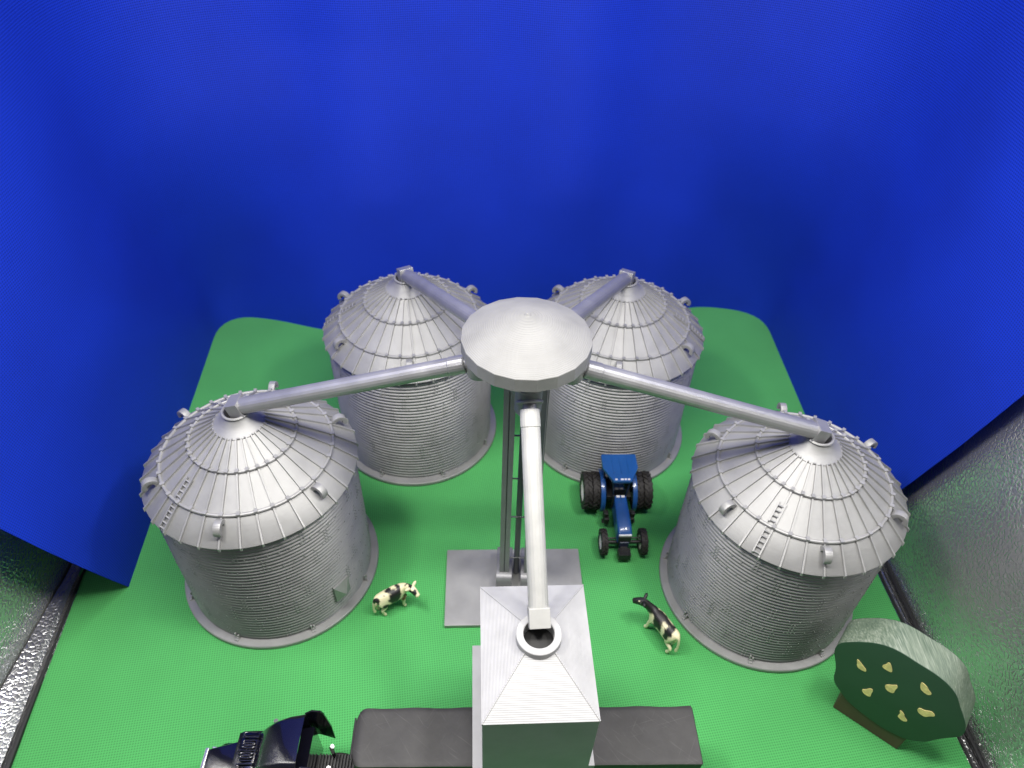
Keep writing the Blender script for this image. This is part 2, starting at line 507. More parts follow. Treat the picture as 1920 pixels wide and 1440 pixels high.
BINS = [(-21.17, 39.47, 0, 'front left grain bin with a small raised square door on its corrugated wall'),
        (23.64, 38.98, -2, 'front right grain bin standing behind the wooden tree'),
        (-10.57, 58.11, -52, 'back left grain bin, partly behind the spout to the door bin'),
        (10.68, 58.9, 114, 'back right grain bin standing behind the blue tractor')]
bins = []
for i, (x, y, r, lab) in enumerate(BINS):
    b = bin0 if i == 0 else dup(bin0)
    b.location = Vector((x, y, .03))*S; b.rotation_euler.z = math.radians(r); b['label'] = lab; bins.append(b)
# the access door only the front left bin shows: a raised four-sided panel
m = MB(); a = math.radians(-34.5); R = TR(rz=a)
w, z0, z1 = .82, 2.25, 4.35
m.hexa([(8.1, -w, z0), (8.1, w, z0), (8.1, w, z1), (8.1, -w, z1), (8.40, -w, z0), (8.40, w, z0), (8.40, w, z1), (8.40, -w, z1)], R)
vs = [(8.41, -w*.96, z0+.05), (8.41, w*.96, z0+.05), (8.41, w*.96, z1-.05), (8.41, -w*.96, z1-.05), (8.92, -.05, 3.05)]
m.add(vs, [(0, 1, 4), (1, 2, 4), (2, 3, 4), (3, 0, 4)], R)
m.build('door', M['grey'], bins[0], smooth=0)

# ------------------------------------------------------------------ bucket elevator
HX, HY = .87, 37.9
ev = thing('grain_elevator', (HX, HY, 0), 'tall grey twin leg grain elevator with a round domed head on a flat rectangular plate', 'grain elevator')
P = lambda x, y, z: (x-HX, y-HY, z)
m = MB()
c = [(-5.72, 41.17), (7.03, 41.85), (7.48, 33.9), (-5.28, 33.19)][::-1]
m.prism([(x-HX, y-HY) for x, y in c], .4, TR((0, 0, .03))); m.build('base_plate', M['grey'], ev, smooth=0, bevel=.05)
for lx in (-.12, 2.12):
    m = MB()
    w = .45
    # ribbed square trunking with a groove down the front
    for sx in (-1, 1): m.box(P(lx+sx*.24, 38.2, 13.6), (.40, .95, 25.8))
    m.box(P(lx, 38.28, 13.6), (.1, .75, 25.8))
    m.build('elevator_leg', M['grey_leg'], ev, smooth=0, bevel=.025)
    m = MB(); prof = [(-.74, .42), (.74, .42), (.74, 1.5), (.6, 1.9), (-.6, 1.9), (-.74, 1.5)]
    # rounded boot, long in y
    pts = []
    for q in range(9): pts.append((-1.0+.55*math.cos(PI/2+q*PI/16), 1.25+.55*math.sin(PI/2+q*PI/16)))
    sil = [(-1.55, 0), *[( -1.0-.55*math.sin(q*PI/12), 1.25+.55*math.cos(q*PI/12)) for q in range(6, -1, -1)], *[(1.6+.55*math.sin(q*PI/12), 1.25+.55*math.cos(q*PI/12)) for q in range(0, 7)], (2.15, 0)]
    T = TR(P(lx-.72, 38.6, .42)) @ Matrix(((0, 0, 1, 0), (1, 0, 0, 0), (0, 1, 0, 0), (0, 0, 0, 1)))
    m.prism(sil, 1.44, T); m.build('boot', M['grey_leg'], ev, smooth=40, bevel=.06)
m = MB(); m.tube([P(1.0, 38.95, .4), P(1.0, 38.95, 28.2)], .27, 10); m.build('center_post', M['grey_leg'], ev)
for z in (3.2, 9.3, 14.4, 19.5):
    m = MB(); m.tube([P(.2, 38.7, z), P(1.8, 38.7, z)], .07, 8); m.build('brace', M['grey_leg'], ev)
# ladder on the right leg
m = MB()
for y in (37.35, 37.66): m.box(P(2.62, y, 14.5), (.07, .07, 24))
for q in range(60): m.box(P(2.62, 37.5, 2.8+q*.4), (.06, .3, .1))
m.build('leg_ladder', M['grey_leg'], ev, smooth=0)
# domed distributor head, 20 sided
m = MB()
prof = [(.02, 31.72), (.10, 31.80), (.16, 31.80), (.22, 31.74)]
for q in range(1, 15):
    u = q/14; prof.append((.22+(4.38-.22)*u, 31.72-1.72*u**1.35+(.012 if q % 2 else 0)))
prof += [(4.40, 29.98), (4.40, 28.98), (.02, 28.98)]
m.lathe(prof, 20, phase=PI/20); m.build('head_cap', M['grey_head'], ev, smooth=14)
m = MB(); m.lathe([(2.3, 29.0), (2.3, 28.4), (1.6, 26.2), (1.3, 25.2), (.02, 25.2)], 32, T=TR((.1, .4, 0))); m.build('head_funnel', M['grey'], ev)
SP = [(-21.17, 39.47, 20.75, 'A'), (-10.57, 58.11, 20.75, 'B'), (10.68, 58.9, 20.75, 'C'), (23.64, 38.98, 20.75, 'D')]
SLAB = ['grey spout running left from the domed head to the bin with the door',
        'grey spout running back left from behind the domed head to the back left bin',
        'grey spout running back right from behind the domed head to the bin behind the tractor',
        'grey spout running right from the domed head to the bin behind the wooden tree',
        'pale steep spout running down in front of the elevator legs into the hopper roof']
ends = [(x, y, z) for x, y, z, _ in SP]+[(2.27, 24.15, 17.6)]
for i, (ex, ey, ez) in enumerate(ends):
    d = Vector((ex-HX, ey-HY)); dist = d.length; d.normalize()
    front = i == 4
    r_st = 3.25 if not front else 2.55
    # outlet stub under the head
    sc = Vector((HX, HY))+d*r_st
    m = MB()
    if front:
        m.lathe([(.80, 29.0), (.98, 28.9), (.98, 28.1), (1.05, 28.02), (1.05, 27.9), (.92, 27.85), (.92, 25.75), (.7, 25.45), (.02, 25.4)], 32, T=TR(P(sc.x, sc.y, 0)))
    else:
        m.lathe([(.85, 29.0), (.9, 28.6), (.9, 26.6), (.75, 26.25), (.02, 26.2)], 32, T=TR(P(sc.x, sc.y, 0)))
    m.build('outlet', M['grey'], ev)
    zs = 27.25 if not front else 26.9
    st = Vector((*(Vector((HX, HY))+d*((r_st+.55) if not front else 3.3)), zs))
    en = Vector((ex, ey, ez)) 
    ax = (en-st).normalized()
    sp = thing('grain_spout', (ex, ey, ez-.3), SLAB[i], 'spout', 'spouts from the elevator head')
    Q = lambda p: p-Vector((ex, ey, ez-.3))
    rad = .66
    stop = en-ax*(.75 if not front else 1.0)
    m = MB()
    m.tube([Q(st+ax*.35), Q(st+ax*.42), Q(st+ax*1.5), Q(st+ax*1.55), Q(stop)], [rad-.05, rad, rad+.02, rad-.02, rad], 20, mi=0)
    m.build('pipe', M['pipe' if front else 'spout'], sp, smooth=12)
    m = MB(); m.tube([Q(st-ax*.55), Q(st+ax*.4)], .47, 20); m.build('neck', M['grey_leg'], sp)
    # square mitred discharge box, its axis along the spout then dropping
    if front:
        m = MB(); rc_ = st-ax*.12; e1 = Vector((-d.y, d.x, 0)); e2 = e1.cross(ax).normalized()
        m.tube([Q(rc_+e1*.80*math.cos(2*PI*q/28)+e2*.80*math.sin(2*PI*q/28)) for q in range(29)], .13, 10, cap=False); m.build('socket_ring', M['grey'], sp, smooth=60)
    side = Vector((-d.y, d.x, 0)); up = side.cross(ax).normalized()
    if up.z < 0: up = -up
    m = MB(); h = .68
    p0 = stop; p1 = en+ax*.25
    low = Vector((0, 0, -1))*.3
    a_ = [p0-side*h-up*h, p0+side*h-up*h, p1+side*h-up*h*.8+low, p1-side*h-up*h*.8+low, p0-side*h+up*h, p0+side*h+up*h, p1+side*h+up*h, p1-side*h+up*h]
    m.hexa([Q(v) for v in a_]); m.build('discharge_box', M['pipe' if front else 'spout'], sp, smooth=0, bevel=.04)

# ------------------------------------------------------------------ load-out hopper
RH = math.radians(3.7)
hp = thing('hopper', (2.19, 23.4, 0), 'pale square overhead hopper with a pyramid roof straddling the black trailer', 'hopper', rz=RH)
m = MB(); hx, hy = 3.58, 4.68
m.box((0, 0, 11.71), (hx*2, hy*2, 7.5)); m.build('bin_wall', M['hopper'], hp, smooth=0, bevel=.03)
m = MB(); rc = 1.2
cx, cy, zt = 0.08, .05, 17.05
e = [(-hx-.04, -hy-.04), (hx+.04, -hy-.04), (hx+.04, hy+.04), (-hx-.04, hy+.04)]
tp = [(cx-rc*.8, cy-rc*.9), (cx+rc*.8, cy-rc*.9), (cx+rc*.8, cy+rc*.9), (cx-rc*.8, cy+rc*.9)]
m.hexa([(x, y, 15.38) for x, y in e]+[(x, y, 15.5) for x, y in e])
vs = [(x, y, 15.503) for x, y in e]+[(x, y, zt) for x, y in tp]
m.add(vs, [(0, 1, 5, 4), (1, 2, 6, 5), (2, 3, 7, 6), (3, 0, 4, 7)]); m.build('roof', M['hopper'], hp, smooth=0)
for (x, y), (x2, y2) in zip(e, tp):
    m = MB(); m.tube([(x*.995, y*.995, 15.52), (x2, y2, zt+.02)], .05, 8); m.build('roof_ridge', M['hopper'], hp)
m = MB()
T = TR((cx, cy, 0))
m.lathe([(1.46, 16.0), (1.46, 17.46), (1.42, 17.5), (1.04, 17.5), (1.0, 17.46), (1.0, 16.3)], 64, T)
m.lathe([(.995, 16.5), (.01, 16.5)], 32, T, mi=1); m.build('fill_collar', [M['hopper'], M['hollow_shade']], hp)  # same black disc, painting the hopper opening's shade
m = MB(); m.box((-.1, -.1, 7.75), (8.3, 8.9, .44)); m.build('support_deck', M['hopper'], hp, smooth=0, bevel=.04)
for x in (-3.6, 3.6):
    for y in (3.1, -4.5):
        m = MB(); m.box((x, y+(.6 if y > 0 else .1), 3.73), (.7, .4 if y < 0 else .7, 7.4)); m.build('leg', M['hopper'], hp, smooth=0, bevel=.03)

# ------------------------------------------------------------------ trailer
RT = math.radians(2.4)
tr = thing('grain_trailer', (1.9, 21.35, 0), 'long black trailer under a scuffed black roll tarp passing beneath the hopper', 'trailer', rz=RT)
m = MB()
m.box((0, 0, 4.85), (23.9, 3.8, 3.7)); 
m.hexa([(-8, -1.2, 1.4), (6, -1.2, 1.4), (6, 1.2, 1.4), (-8, 1.2, 1.4), (-11.5, -1.85, 2.99), (11.0, -1.85, 2.99), (11.0, 1.85, 2.99), (-11.5, 1.85, 2.99)])
m.build('body', M['black_plastic'], tr, smooth=0, bevel=.08)
# tarp: hipped over bows, sagging between them, rounded front corners
def tarp_fn():
    nx, ny = 120, 24; vs = []; 
    for i in range(nx+1):
        x = -12.2+24.4*i/nx
        sag = .05*math.cos(2*PI*(x+12.2)/4.1)
        for j in range(ny+1):
            a = (j/ny)*2-1
            rl = 1.0
            hw = 2.02
            if x < -11.4: hw -= .0+.8*(1-math.sqrt(max(0, 1-((-11.4-x)/.8)**2)))
            y = a*hw
            edge = max(0, abs(a)-.86)/.14
            z = 6.95+.04*(1-a*a)+sag*(1-.35*abs(a)**3)-.05*edge**2
            z += .02*noise.noise(Vector((x*.8, y*.8, 3)))
            if x < -11.5: z -= .18*((-11.5-x)/.7)**2
            yy_ = y+.05*sag*8*(1 if a > 0 else -1)*abs(a)**6
            vs.append((x, yy_, z))
    fs = [(i*(ny+1)+j, (i+1)*(ny+1)+j, (i+1)*(ny+1)+j+1, i*(ny+1)+j+1) for i in range(nx) for j in range(ny)]
    # skirts
    def skirt(idx):
        o = len(vs)
        for q in idx:
            x, y, z = vs[q]; vs.append((x, y, 6.1))
        for k in range(len(idx)-1): fs.append((idx[k], idx[k+1], o+k+1, o+k))
    skirt([i*(ny+1) for i in range(nx+1)]); skirt([i*(ny+1)+ny for i in range(nx, -1, -1)])
    skirt(list(range(ny, -1, -1))); skirt([nx*(ny+1)+j for j in range(ny+1)])
    return vs, fs
vs, fs = tarp_fn(); m = MB(); m.add(vs, fs); m.build('tarp', M['tarp'], tr, smooth=50)
m = MB()
m.tube([(-12.28, 2.0-.6, 6.72), (-12.28, -1.4, 6.72)], .07, 8); m.build('tarp_bow', M['black_plastic'], tr)
m = MB(); m.tube([(12.24, 1.95, 6.75), (12.24, -1.95, 6.75)], .08, 8)
m.build('tarp_bow', M['black_plastic'], tr)
def wheel_mesh(m_t, m_r, R, w, n=32, lugs=0, T=None):
    m_t.lathe([(R*.55, -w/2), (R*.9, -w/2), (R, -w*.36), (R, w*.36), (R*.9, w/2), (R*.55, w/2)], n, T=T, closed=True)
    m_r.lathe([(.01, w*.30), (R*.2, w*.36), (R*.25, w*.25), (R*.48, w*.25), (R*.56, w*.47), (R*.56, -w*.47), (.01, -w*.30)], n, T=T)
RX = Matrix.Rotation(-PI/2, 4, 'X')
for x in (7.6, 9.6):
    for sy in (-1, 1):
        a, b = MB(), MB(); T = Matrix.Translation((0, 0, 0)) @ (RX if sy > 0 else Matrix.Rotation(PI/2, 4, 'X'))
        wheel_mesh(a, b, .82, 1.0, T=T)
        w_ = a.build('wheel', M['rubber'], tr, loc=(x, sy*1.4, .85)); b.build('rim', M['chrome'], w_)
for x in (7.6, 9.6):
    m = MB(); m.tube([(x, -1.4, .85), (x, 1.4, .85)], .15, 10); m.build('axle', M['black_plastic'], tr, smooth=40)
m = MB(); m.box((8.6, 0, 1.1), (4.6, 1.4, .5)); m.build('bogie_frame', M['black_plastic'], tr, smooth=40)
for y in (-1.2, 1.2):
    m = MB(); m.box((-6.2, y, .83), (.25, .25, 1.6)); m.box((-6.2, y, .06), (.5, .5, .08)); m.build('landing_leg', M['black_plastic'], tr, smooth=0)

# ------------------------------------------------------------------ truck
tk = thing('semi_truck', (-16.5, 20.45, 0), 'glossy black toy semi truck with open backed roof fairing coupled to the trailer', 'truck', rz=PI+math.radians(1.2))
def loft(m, secs, T=None, cap=True):
    n = len(secs[0]); vs = [p for s_ in secs for p in s_]; fs = []
    for i in range(len(secs)-1):
        for k in range(n): fs.append((i*n+k, i*n+(k+1) % n, (i+1)*n+(k+1) % n, (i+1)*n+k))
    if cap: fs += [tuple(range(n)), tuple(range((len(secs)-1)*n, len(secs)*n))]
    m.add(vs, fs, T)
def rsec(x, hw, z0, z1, r=.3, crown=.12, n=5):
    """rounded-top cross section across y at x"""
    pts = [(x, -hw, z0)]
    for q in range(n+1):
        a = PI-q*PI/2/n; pts.append((x, -hw+r+r*math.cos(a), z1-r+r*math.sin(a)))
    pts.append((x, 0, z1+crown))
    for q in range(n+1):
        a = PI/2-q*PI/2/n; pts.append((x, hw-r+r*math.cos(a), z1-r+r*math.sin(a)))
    pts.append((x, hw, z0)); return pts
m = MB(); loft(m, [rsec(5.02, .74, 1.0, 3.2, .16, .05), rsec(4.8, .8, 1.0, 3.32, .2), rsec(3.8, .98, 1.0, 3.55, .25), rsec(2.6, 1.2, 1.0, 3.8, .25), rsec(2.1, 1.25, 1.0, 3.85, .25)])
m.build('hood', M['black_paint'], tk, smooth=40)
m = MB(); m.hexa([(5.05, -.85, 1.0), (5.5, -.85, 1.0), (5.5, .85, 1.0), (5.05, .85, 1.0), (5.02, -.8, 3.3), (5.28, -.8, 3.26), (5.28, .8, 3.26), (5.02, .8, 3.3)]); m.build('grille', M['chrome'], tk, smooth=0, bevel=.05)
m = MB(); m.box((5.45, 0, .75), (.35, 3.5, .55)); m.build('bumper', M['chrome'], tk, smooth=0, bevel=.06)
for sy in (-1, 1):
    m = MB(); secs = []
    for q in range(11):
        a = PI*q/10; r1, r0 = 1.05, .92
        secs.append([(3.75+r1*1.15*math.cos(a), sy*.86, .95+r1*1.1*math.sin(a)), (3.75+r1*1.15*math.cos(a), sy*1.62, .95+r1*1.1*math.sin(a)), (3.75+r0*1.15*math.cos(a), sy*1.62, .95+r0*1.1*math.sin(a)), (3.75+r0*1.15*math.cos(a), sy*.86, .95+r0*1.1*math.sin(a))])
    loft(m, secs); m.build('fender', M['black_paint'], tk, smooth=50, bevel=.04)
# cab with windscreen, capped by a low roof bearing horns and lamps
m = MB(); loft(m, [rsec(2.4, 1.5, .9, 4.3, .3, .1), rsec(1.6, 1.55, .9, 4.55, .35, .12), rsec(-.3, 1.6, .9, 4.62, .35, .1)])
m.build('cab', M['black_paint'], tk, smooth=40)
m = MB()
loft(m, [rsec(2.62, 1.42, 4.38, 4.50, .1, .06), rsec(2.25, 1.5, 4.42, 4.74, .2, .1), rsec(.6, 1.54, 4.45, 4.80, .2, .1), rsec(.15, 1.5, 4.45, 4.62, .15, .1)])
m.build('sun_visor', M['black_paint'], tk, smooth=40)
# raised roof relief: horn, bars and marker rings in a row across the roof
m = MB(); zr = 4.93
def ring(cx_, cy_, rx, ry, r=.07):
    n = 20; pts = [(cx_+rx*math.cos(2*PI*q/n), cy_+ry*math.sin(2*PI*q/n), zr+.02) for q in range(n+1)]
    m.tube(pts, r, 8, cap=False)
def bar(x0, y0, x1, y1, r=.06): m.tube([(x0, y0, zr), (x1, y1, zr)], r, 8)
for sy in (-1, 1):
    y = sy*1.25
    bar(.55, y, 1.2, y); m.tube([(1.2, y, zr), (1.38, y, zr), (1.42, y-sy*.1, zr), (1.38, y-sy*.2, zr), (1.25, y-sy*.2, zr)], .06, 8)
    bar(.45, sy*.93, 1.45, sy*.93); bar(.45, sy*.86, .45, sy*1.04); bar(1.45, sy*.84, 1.45, sy*1.04)
    bar(.6, sy*.69, 1.3, sy*.69); bar(1.3, sy*.69, 1.35, sy*.6)
    ring(.95, sy*.46, .38, .075); ring(.95, sy*.22, .38, .075)
bar(.45, 0, 1.45, 0); bar(1.45, -.09, 1.45, .09); bar(.45, -.09, .45, .09)
for q in m.v: q.x = (q.x-.95)*1.12+1.62; q.z += .02
m.build('roof_horn', M['black_paint'], tk, smooth=60)
# windscreen band
m = MB(); m.hexa([(2.46, -1.3, 3.55), (2.46, 1.3, 3.55), (2.2, 1.3, 3.55), (2.2, -1.3, 3.55), (2.43, -1.3, 4.28), (2.43, 1.3, 4.28), (1.6, 1.3, 4.28), (1.6, -1.3, 4.28)]); m.build('windscreen', M['glass'], tk, smooth=0)
# fairing shell, open at the back
m = MB()
def shell(x, hw, z0, z1, r, crown): return rsec(x, hw, z0, z1, r, crown, 6)
out = [shell(.98, 1.28, 4.6, 4.98, .2, .06), shell(.45, 1.48, 4.5, 5.6, .3, .1), shell(-.35, 1.66, 4.4, 6.3, .38, .12), shell(-1.45, 1.8, 4.3, 6.85, .42, .12), shell(-2.5, 1.9, 4.3, 7.05, .42, .1)]
n = len(out[0]); vs = [p for s_ in out for p in s_]
inn = [(x-(.12 if x > .9 else 0), y*.93, 4.35+(z-4.35)*.95) for s_ in out for (x, y, z) in s_]
k0 = len(vs); vs2 = vs+inn; fs = []
for i in range(len(out)-1):
    for k in range(n-1):
        fs.append((i*n+k, i*n+k+1, (i+1)*n+k+1, (i+1)*n+k)); fs.append((k0+i*n+k+1, k0+i*n+k, k0+(i+1)*n+k, k0+(i+1)*n+k+1))
L_ = (len(out)-1)*n
for k in range(n-1): fs.append((L_+k, L_+k+1, k0+L_+k+1, k0+L_+k))
fs.append(tuple(range(n)))
m.add(vs2, fs); m.build('roof_fairing', M['black_paint'], tk, smooth=40)
m = MB(); loft(m, [rsec(-.3, 1.6, .9, 4.4, .1, .0), rsec(-2.2, 1.7, .9, 4.9, .1, 0), rsec(-2.9, 1.72, .9, 5.1, .1, 0)]); m.build('sleeper', M['black_paint'], tk, smooth=40)
for sy in (-1, 1):
    m = MB()
    y0 = sy*1.9
    poly = [(-2.35, 3.3), (-3.1, 3.0), (-4.0, 2.3), (-4.0, 4.4), (-3.72, 6.6), (-3.55, 7.0), (-2.9, 7.08), (-2.35, 6.6)]
    T = Matrix.Translation((0, sy*1.93, 0)) @ Matrix.Rotation(PI/2, 4, 'X')
    m.prism(poly, .13, T); m.build('side_extender', M['black_paint'], tk, smooth=0, bevel=.03)
    m = MB(); m.tube([(-4.1, sy*.75, 2.0), (-4.1, sy*.75, 2.9)], .14, 12); m.tube([(-4.1, sy*.75, 2.9), (-4.1, sy*.75, 3.7), (-4.2, sy*.75, 3.95)], .16, 12, mi=1)
    m.build('exhaust_stack', [M['black_plastic'], M['chrome']], tk)
    m = MB(); m.tube([(.1, sy*1.55, 4.3), (.05, sy*2.0, 4.95)], .07, 10); m.tube([(.05, sy*1.98, 4.85), (.03, sy*2.06, 5.15)], .17, 12, mi=1)
    m.build('mirror', [M['black_plastic'], M['chrome']], tk)
# ribbed chassis deck between cab and trailer
m = MB(); m.box((-4.6, 0, 1.75), (4.6, 1.7, .5))
for q in range(18): m.box((-2.6-q*.235, 0, 2.12), (.11, 1.7, .3))
m.build('chassis', M['black_plastic'], tk, smooth=0, bevel=.02)
for x, ys in ((3.75, (1.25,)), (-4.4, (1.15,)), (-6.3, (1.15,))):
    for sy in (-1, 1):
        a, b = MB(), MB(); T = RX if sy > 0 else Matrix.Rotation(PI/2, 4, 'X')
        wheel_mesh(a, b, .82, .6 if x > 0 else .8, T=T)
        w_ = a.build('wheel', M['rubber'], tk, loc=(x, sy*(ys[0] if x > 0 else .8), .85)); b.build('rim', M['chrome'], w_)
for x in (3.75, -4.4, -6.3):
    m = MB(); m.tube([(x, -1.2, .85), (x, 1.2, .85)], .13, 10); m.build('axle', M['black_plastic'], tk, smooth=40)
m = MB(); m.box((-1.2, 0, 1.1), (9.8, 1.0, .5)); m.build('frame', M['black_plastic'], tk, smooth=0)

# ------------------------------------------------------------------ tractor (local +x forward)
hd = math.atan2(42.15-48.0, 11.32-11.0)
tc_ = thing('tractor', (11.0, 48.0, .05), 'blue toy farm tractor with dual rear wheels facing the camera', 'tractor', rz=hd)
def lug_tyre(R, w, nl, lug):
    a = MB()
    a.lathe([(R*.56, -w/2), (R*.86, -w/2), (R*.91, -w*.42), (R*.91, w*.42), (R*.86, w/2), (R*.56, w/2)], 40, closed=True)
    for s_ in (-1, 1):
        for q in range(nl):
            ang = 2*PI*(q+(0 if s_ < 0 else .5))/nl; sw = .34
            vs = []
            for rr in (R*.88, R):
                for (zz, da) in ((s_*.02*w, sw), (s_*w*.5, 0)):
                    for dd in (-.055, .055):
                        t = ang+da*.6+dd*2.2/R
                        r_ = rr if abs(zz) < w*.4 else rr*.965
                        vs.append((r_*math.cos(t), r_*math.sin(t), zz))
            a.hexa([vs[0], vs[1], vs[3], vs[2], vs[4], vs[5], vs[7], vs[6]])
    return a
def tr_rim(R, w):
    b = MB(); b.lathe([(.01, w*.12), (R*.16, w*.14), (R*.2, w*.05), (R*.42, w*.05), (R*.55, w*.44), (R*.575, w*.44), (R*.575, -w*.44), (.01, -w*.2)], 32)
    b.lathe([(R*.12, w*.14), (R*.11, w*.26), (.01, w*.27)], 16); return b
for sy in (-1, 1):
    T = Matrix.Rotation(-PI/2*sy, 4, 'X')
    for k, y in enumerate((2.12, 3.03)):
        a = lug_tyre(1.98, .86, 18, 0); b = tr_rim(1.98, .86)
        for q in (a, b): q.v = [T @ v for v in q.v]
        w_ = a.build('wheel', M['rubber'], tc_, loc=(0, sy*y, 1.98), smooth=40); b.build('rim', M['rim'], w_)
    a = lug_tyre(1.33, .62, 16, 0); b = tr_rim(1.33, .62)
    for q in (a, b): q.v = [T @ v for v in q.v]
    w_ = a.build('wheel', M['rubber'], tc_, loc=(5.85, sy*1.92, 1.33), smooth=40); b.build('rim', M['rim'], w_)
    # fender sweeping over the inner rear wheel
    m = MB(); secs = []
    for q in range(15):
        a = math.radians(-22+q*160/14); r1, r0 = 2.24, 2.1
        yi, yo = 1.36*sy, 1.82*sy
        secs.append([(r1*math.cos(a), yi, 1.98+r1*math.sin(a)), (r1*math.cos(a), yo, 1.98+r1*math.sin(a)), (r0*math.cos(a), yo, 1.98+r0*math.sin(a)), (r0*math.cos(a), yi, 1.98+r0*math.sin(a))])
    loft(m, secs); m.build('fender', M['tblue'], tc_, smooth=50, bevel=.04)
    m = MB(); m.box((2.7, sy*1.25, 1.1), (1.2, .5, .8)); m.box((2.9, sy*1.5, .75), (.5, .35, .12)); m.box((2.85, sy*1.35, 1.8), (.45, .4, .5))
    m.build('cab_step', M['black_plastic'], tc_, smooth=0, bevel=.06)
m = MB(); loft(m, [rsec(2.0, .62, 1.6, 3.55, .22, .08), rsec(3.6, .66, 1.6, 3.42, .22, .08), rsec(5.4, .7, 1.6, 3.18, .22, .07), rsec(6.05, .68, 1.6, 2.95, .22, .05), rsec(6.2, .58, 1.6, 2.7, .2, .04)])
hood = m.build('hood', M['tblue'], tc_, smooth=40)
m = MB()
for a, b in ((2.1, 3.55), (3.6, 3.42)): pass
m.hexa([(2.2, -.02, 3.58), (2.2, .02, 3.58), (5.7, .02, 3.12), (5.7, -.02, 3.12), (2.2, -.02, 3.635), (2.2, .02, 3.635), (5.7, .02, 3.19), (5.7, -.02, 3.19)])
m.build('center_seam', M['tdark'], hood, smooth=0)
m = MB(); m.box((2.1, .24, 3.60), (.25, .34, .05)); m.box((2.1, -.24, 3.60), (.25, .34, .05)); m.build('hood_decal', M['decal'], hood, smooth=0)
m = MB(); m.box((6.17, 0, 2.80), (.16, 1.22, .16)); m.build('headlight', M['decal'], tc_, smooth=0, bevel=.03)
m = MB(); m.box((6.2, 0, 2.1), (.2, 1.2, 1.15)); m.build('grille', M['black_plastic'], tc_, smooth=0, bevel=.04)
m = MB(); m.box((3.3, 0, 1.45), (6.2, .95, .95)); m.box((0, 0, 1.9), (2.2, 1.5, 1.3)); m.build('chassis', M['tdark'], tc_, smooth=0, bevel=.08)
m = MB(); m.tube([(0, -3.2, 1.98), (0, 3.2, 1.98)], .22, 12); m.build('axle', M['black_plastic'], tc_, smooth=40)
m = MB(); m.tube([(5.85, -1.9, 1.33), (5.85, 1.9, 1.33)], .17, 12); m.box((5.85, 0, 1.33), (.6, 1.1, .55)); m.tube([(5.5, -1.7, 1.45), (5.5, 1.7, 1.45)], .07, 8)
m.build('axle', M['black_plastic'], tc_, smooth=40)
m = MB()
for q in range(8): m.box((7.0, -.525+q*.15, .92), (.85, .12, .85))
m.box((6.6, 0, 1.15), (.7, .7, .3)); m.build('front_weight', M['black_plastic'], tc_, smooth=0, bevel=.03)
# cab: roof slab tapering forward, posts, glazing, seat column
roofp = [(-1.6, -1.72), (-1.45, -1.76), (.2, -1.76), (1.65, -1.05), (1.95, -.92), (1.95, .92), (1.65, 1.05), (.2, 1.76), (-1.45, 1.76), (-1.6, 1.72)]
m = MB(); m.prism(roofp, .42, TR((0, 0, 5.35))); cr = m.build('cab_roof', M['tblue'], tc_, smooth=40, bevel=.2)
m = MB()
for y in (-.75, 0, .75): m.box((.0, y, 5.79), (1.9, .10, .06))
m.build('roof_rib', M['tblue'], cr, smooth=0, bevel=.02)
m = MB()
for y in (-.62, -.05, .3, .62): m.box((1.72, y, 5.76), (.18, .22 if abs(y) > .2 else .3, .07))
m.build('work_light', M['decal'], cr, smooth=0, bevel=.02)
m = MB()
for sy in (-1, 1):
    m.tube([(1.7, sy*.62, 3.3), (1.6, sy*.85, 5.36)], .08, 8); m.tube([(.3, sy*1.35, 2.6), (.2, sy*1.55, 5.36)], .09, 8); m.tube([(-1.4, sy*1.3, 3.0), (-1.4, sy*1.55, 5.36)], .09, 8)
m.build('cab_post', M['tdark'], tc_)
m = MB(); m.hexa([(-1.25, -1.15, 3.0), (1.62, -.55, 3.0), (1.62, .55, 3.0), (-1.25, 1.15, 3.0), (-1.3, -1.45, 5.35), (1.55, -.8, 5.35), (1.55, .8, 5.35), (-1.3, 1.45, 5.35)]); m.build('cab_glazing', M['glass'], tc_, smooth=0, bevel=.03)
m = MB(); m.box((.1, 0, 2.72), (3.0, 2.4, .5)); m.build('cab_floor', M['black_plastic'], tc_, smooth=0, bevel=.05)
m = MB(); m.tube([(2.3, -.72, 2.2), (2.3, -.72, 4.0)], .11, 10); m.build('exhaust', M['black_plastic'], tc_)

# ------------------------------------------------------------------ cows
def cow_mat():
    m, nt, b, N, L = new_mat('cow_hide')
    at = N.new('ShaderNodeAttribute'); at.attribute_name = 'hide'
    L.new(at.outputs['Color'], b.inputs['Base Color'])
    inp(b, Roughness=.5)
    tc = N.new('ShaderNodeTexCoord').outputs['Object']
    bump(N, L, b, noise_tex(N, L, tc, 700, 3), .3, .0003)
    return m
M['cow'] = cow_mat()
def skin_obj(joints, edges, root):
    me = bpy.data.meshes.new('skel'); me.from_pydata([Vector(j[:3]) for j in joints], edges, [])
    o = bpy.data.objects.new('skel', me); COL.objects.link(o)
    o.modifiers.new('skin', 'SKIN').use_smooth_shade = True
    sv = me.skin_vertices[0].data
    for i, j in enumerate(joints):
        r = j[3]; ry = j[4] if len(j) > 4 else r
        sv[i].radius = (r, ry); sv[i].use_root = (i == root)
    sd = o.modifiers.new('sub', 'SUBSURF'); sd.levels = 3; sd.render_levels = 3
    bpy.context.view_layer.update()
    dg = bpy.context.evaluated_depsgraph_get()
    ev_ = bpy.data.meshes.new_from_object(o.evaluated_get(dg))
    bpy.data.objects.remove(o); bpy.data.meshes.remove(me)
    return ev_
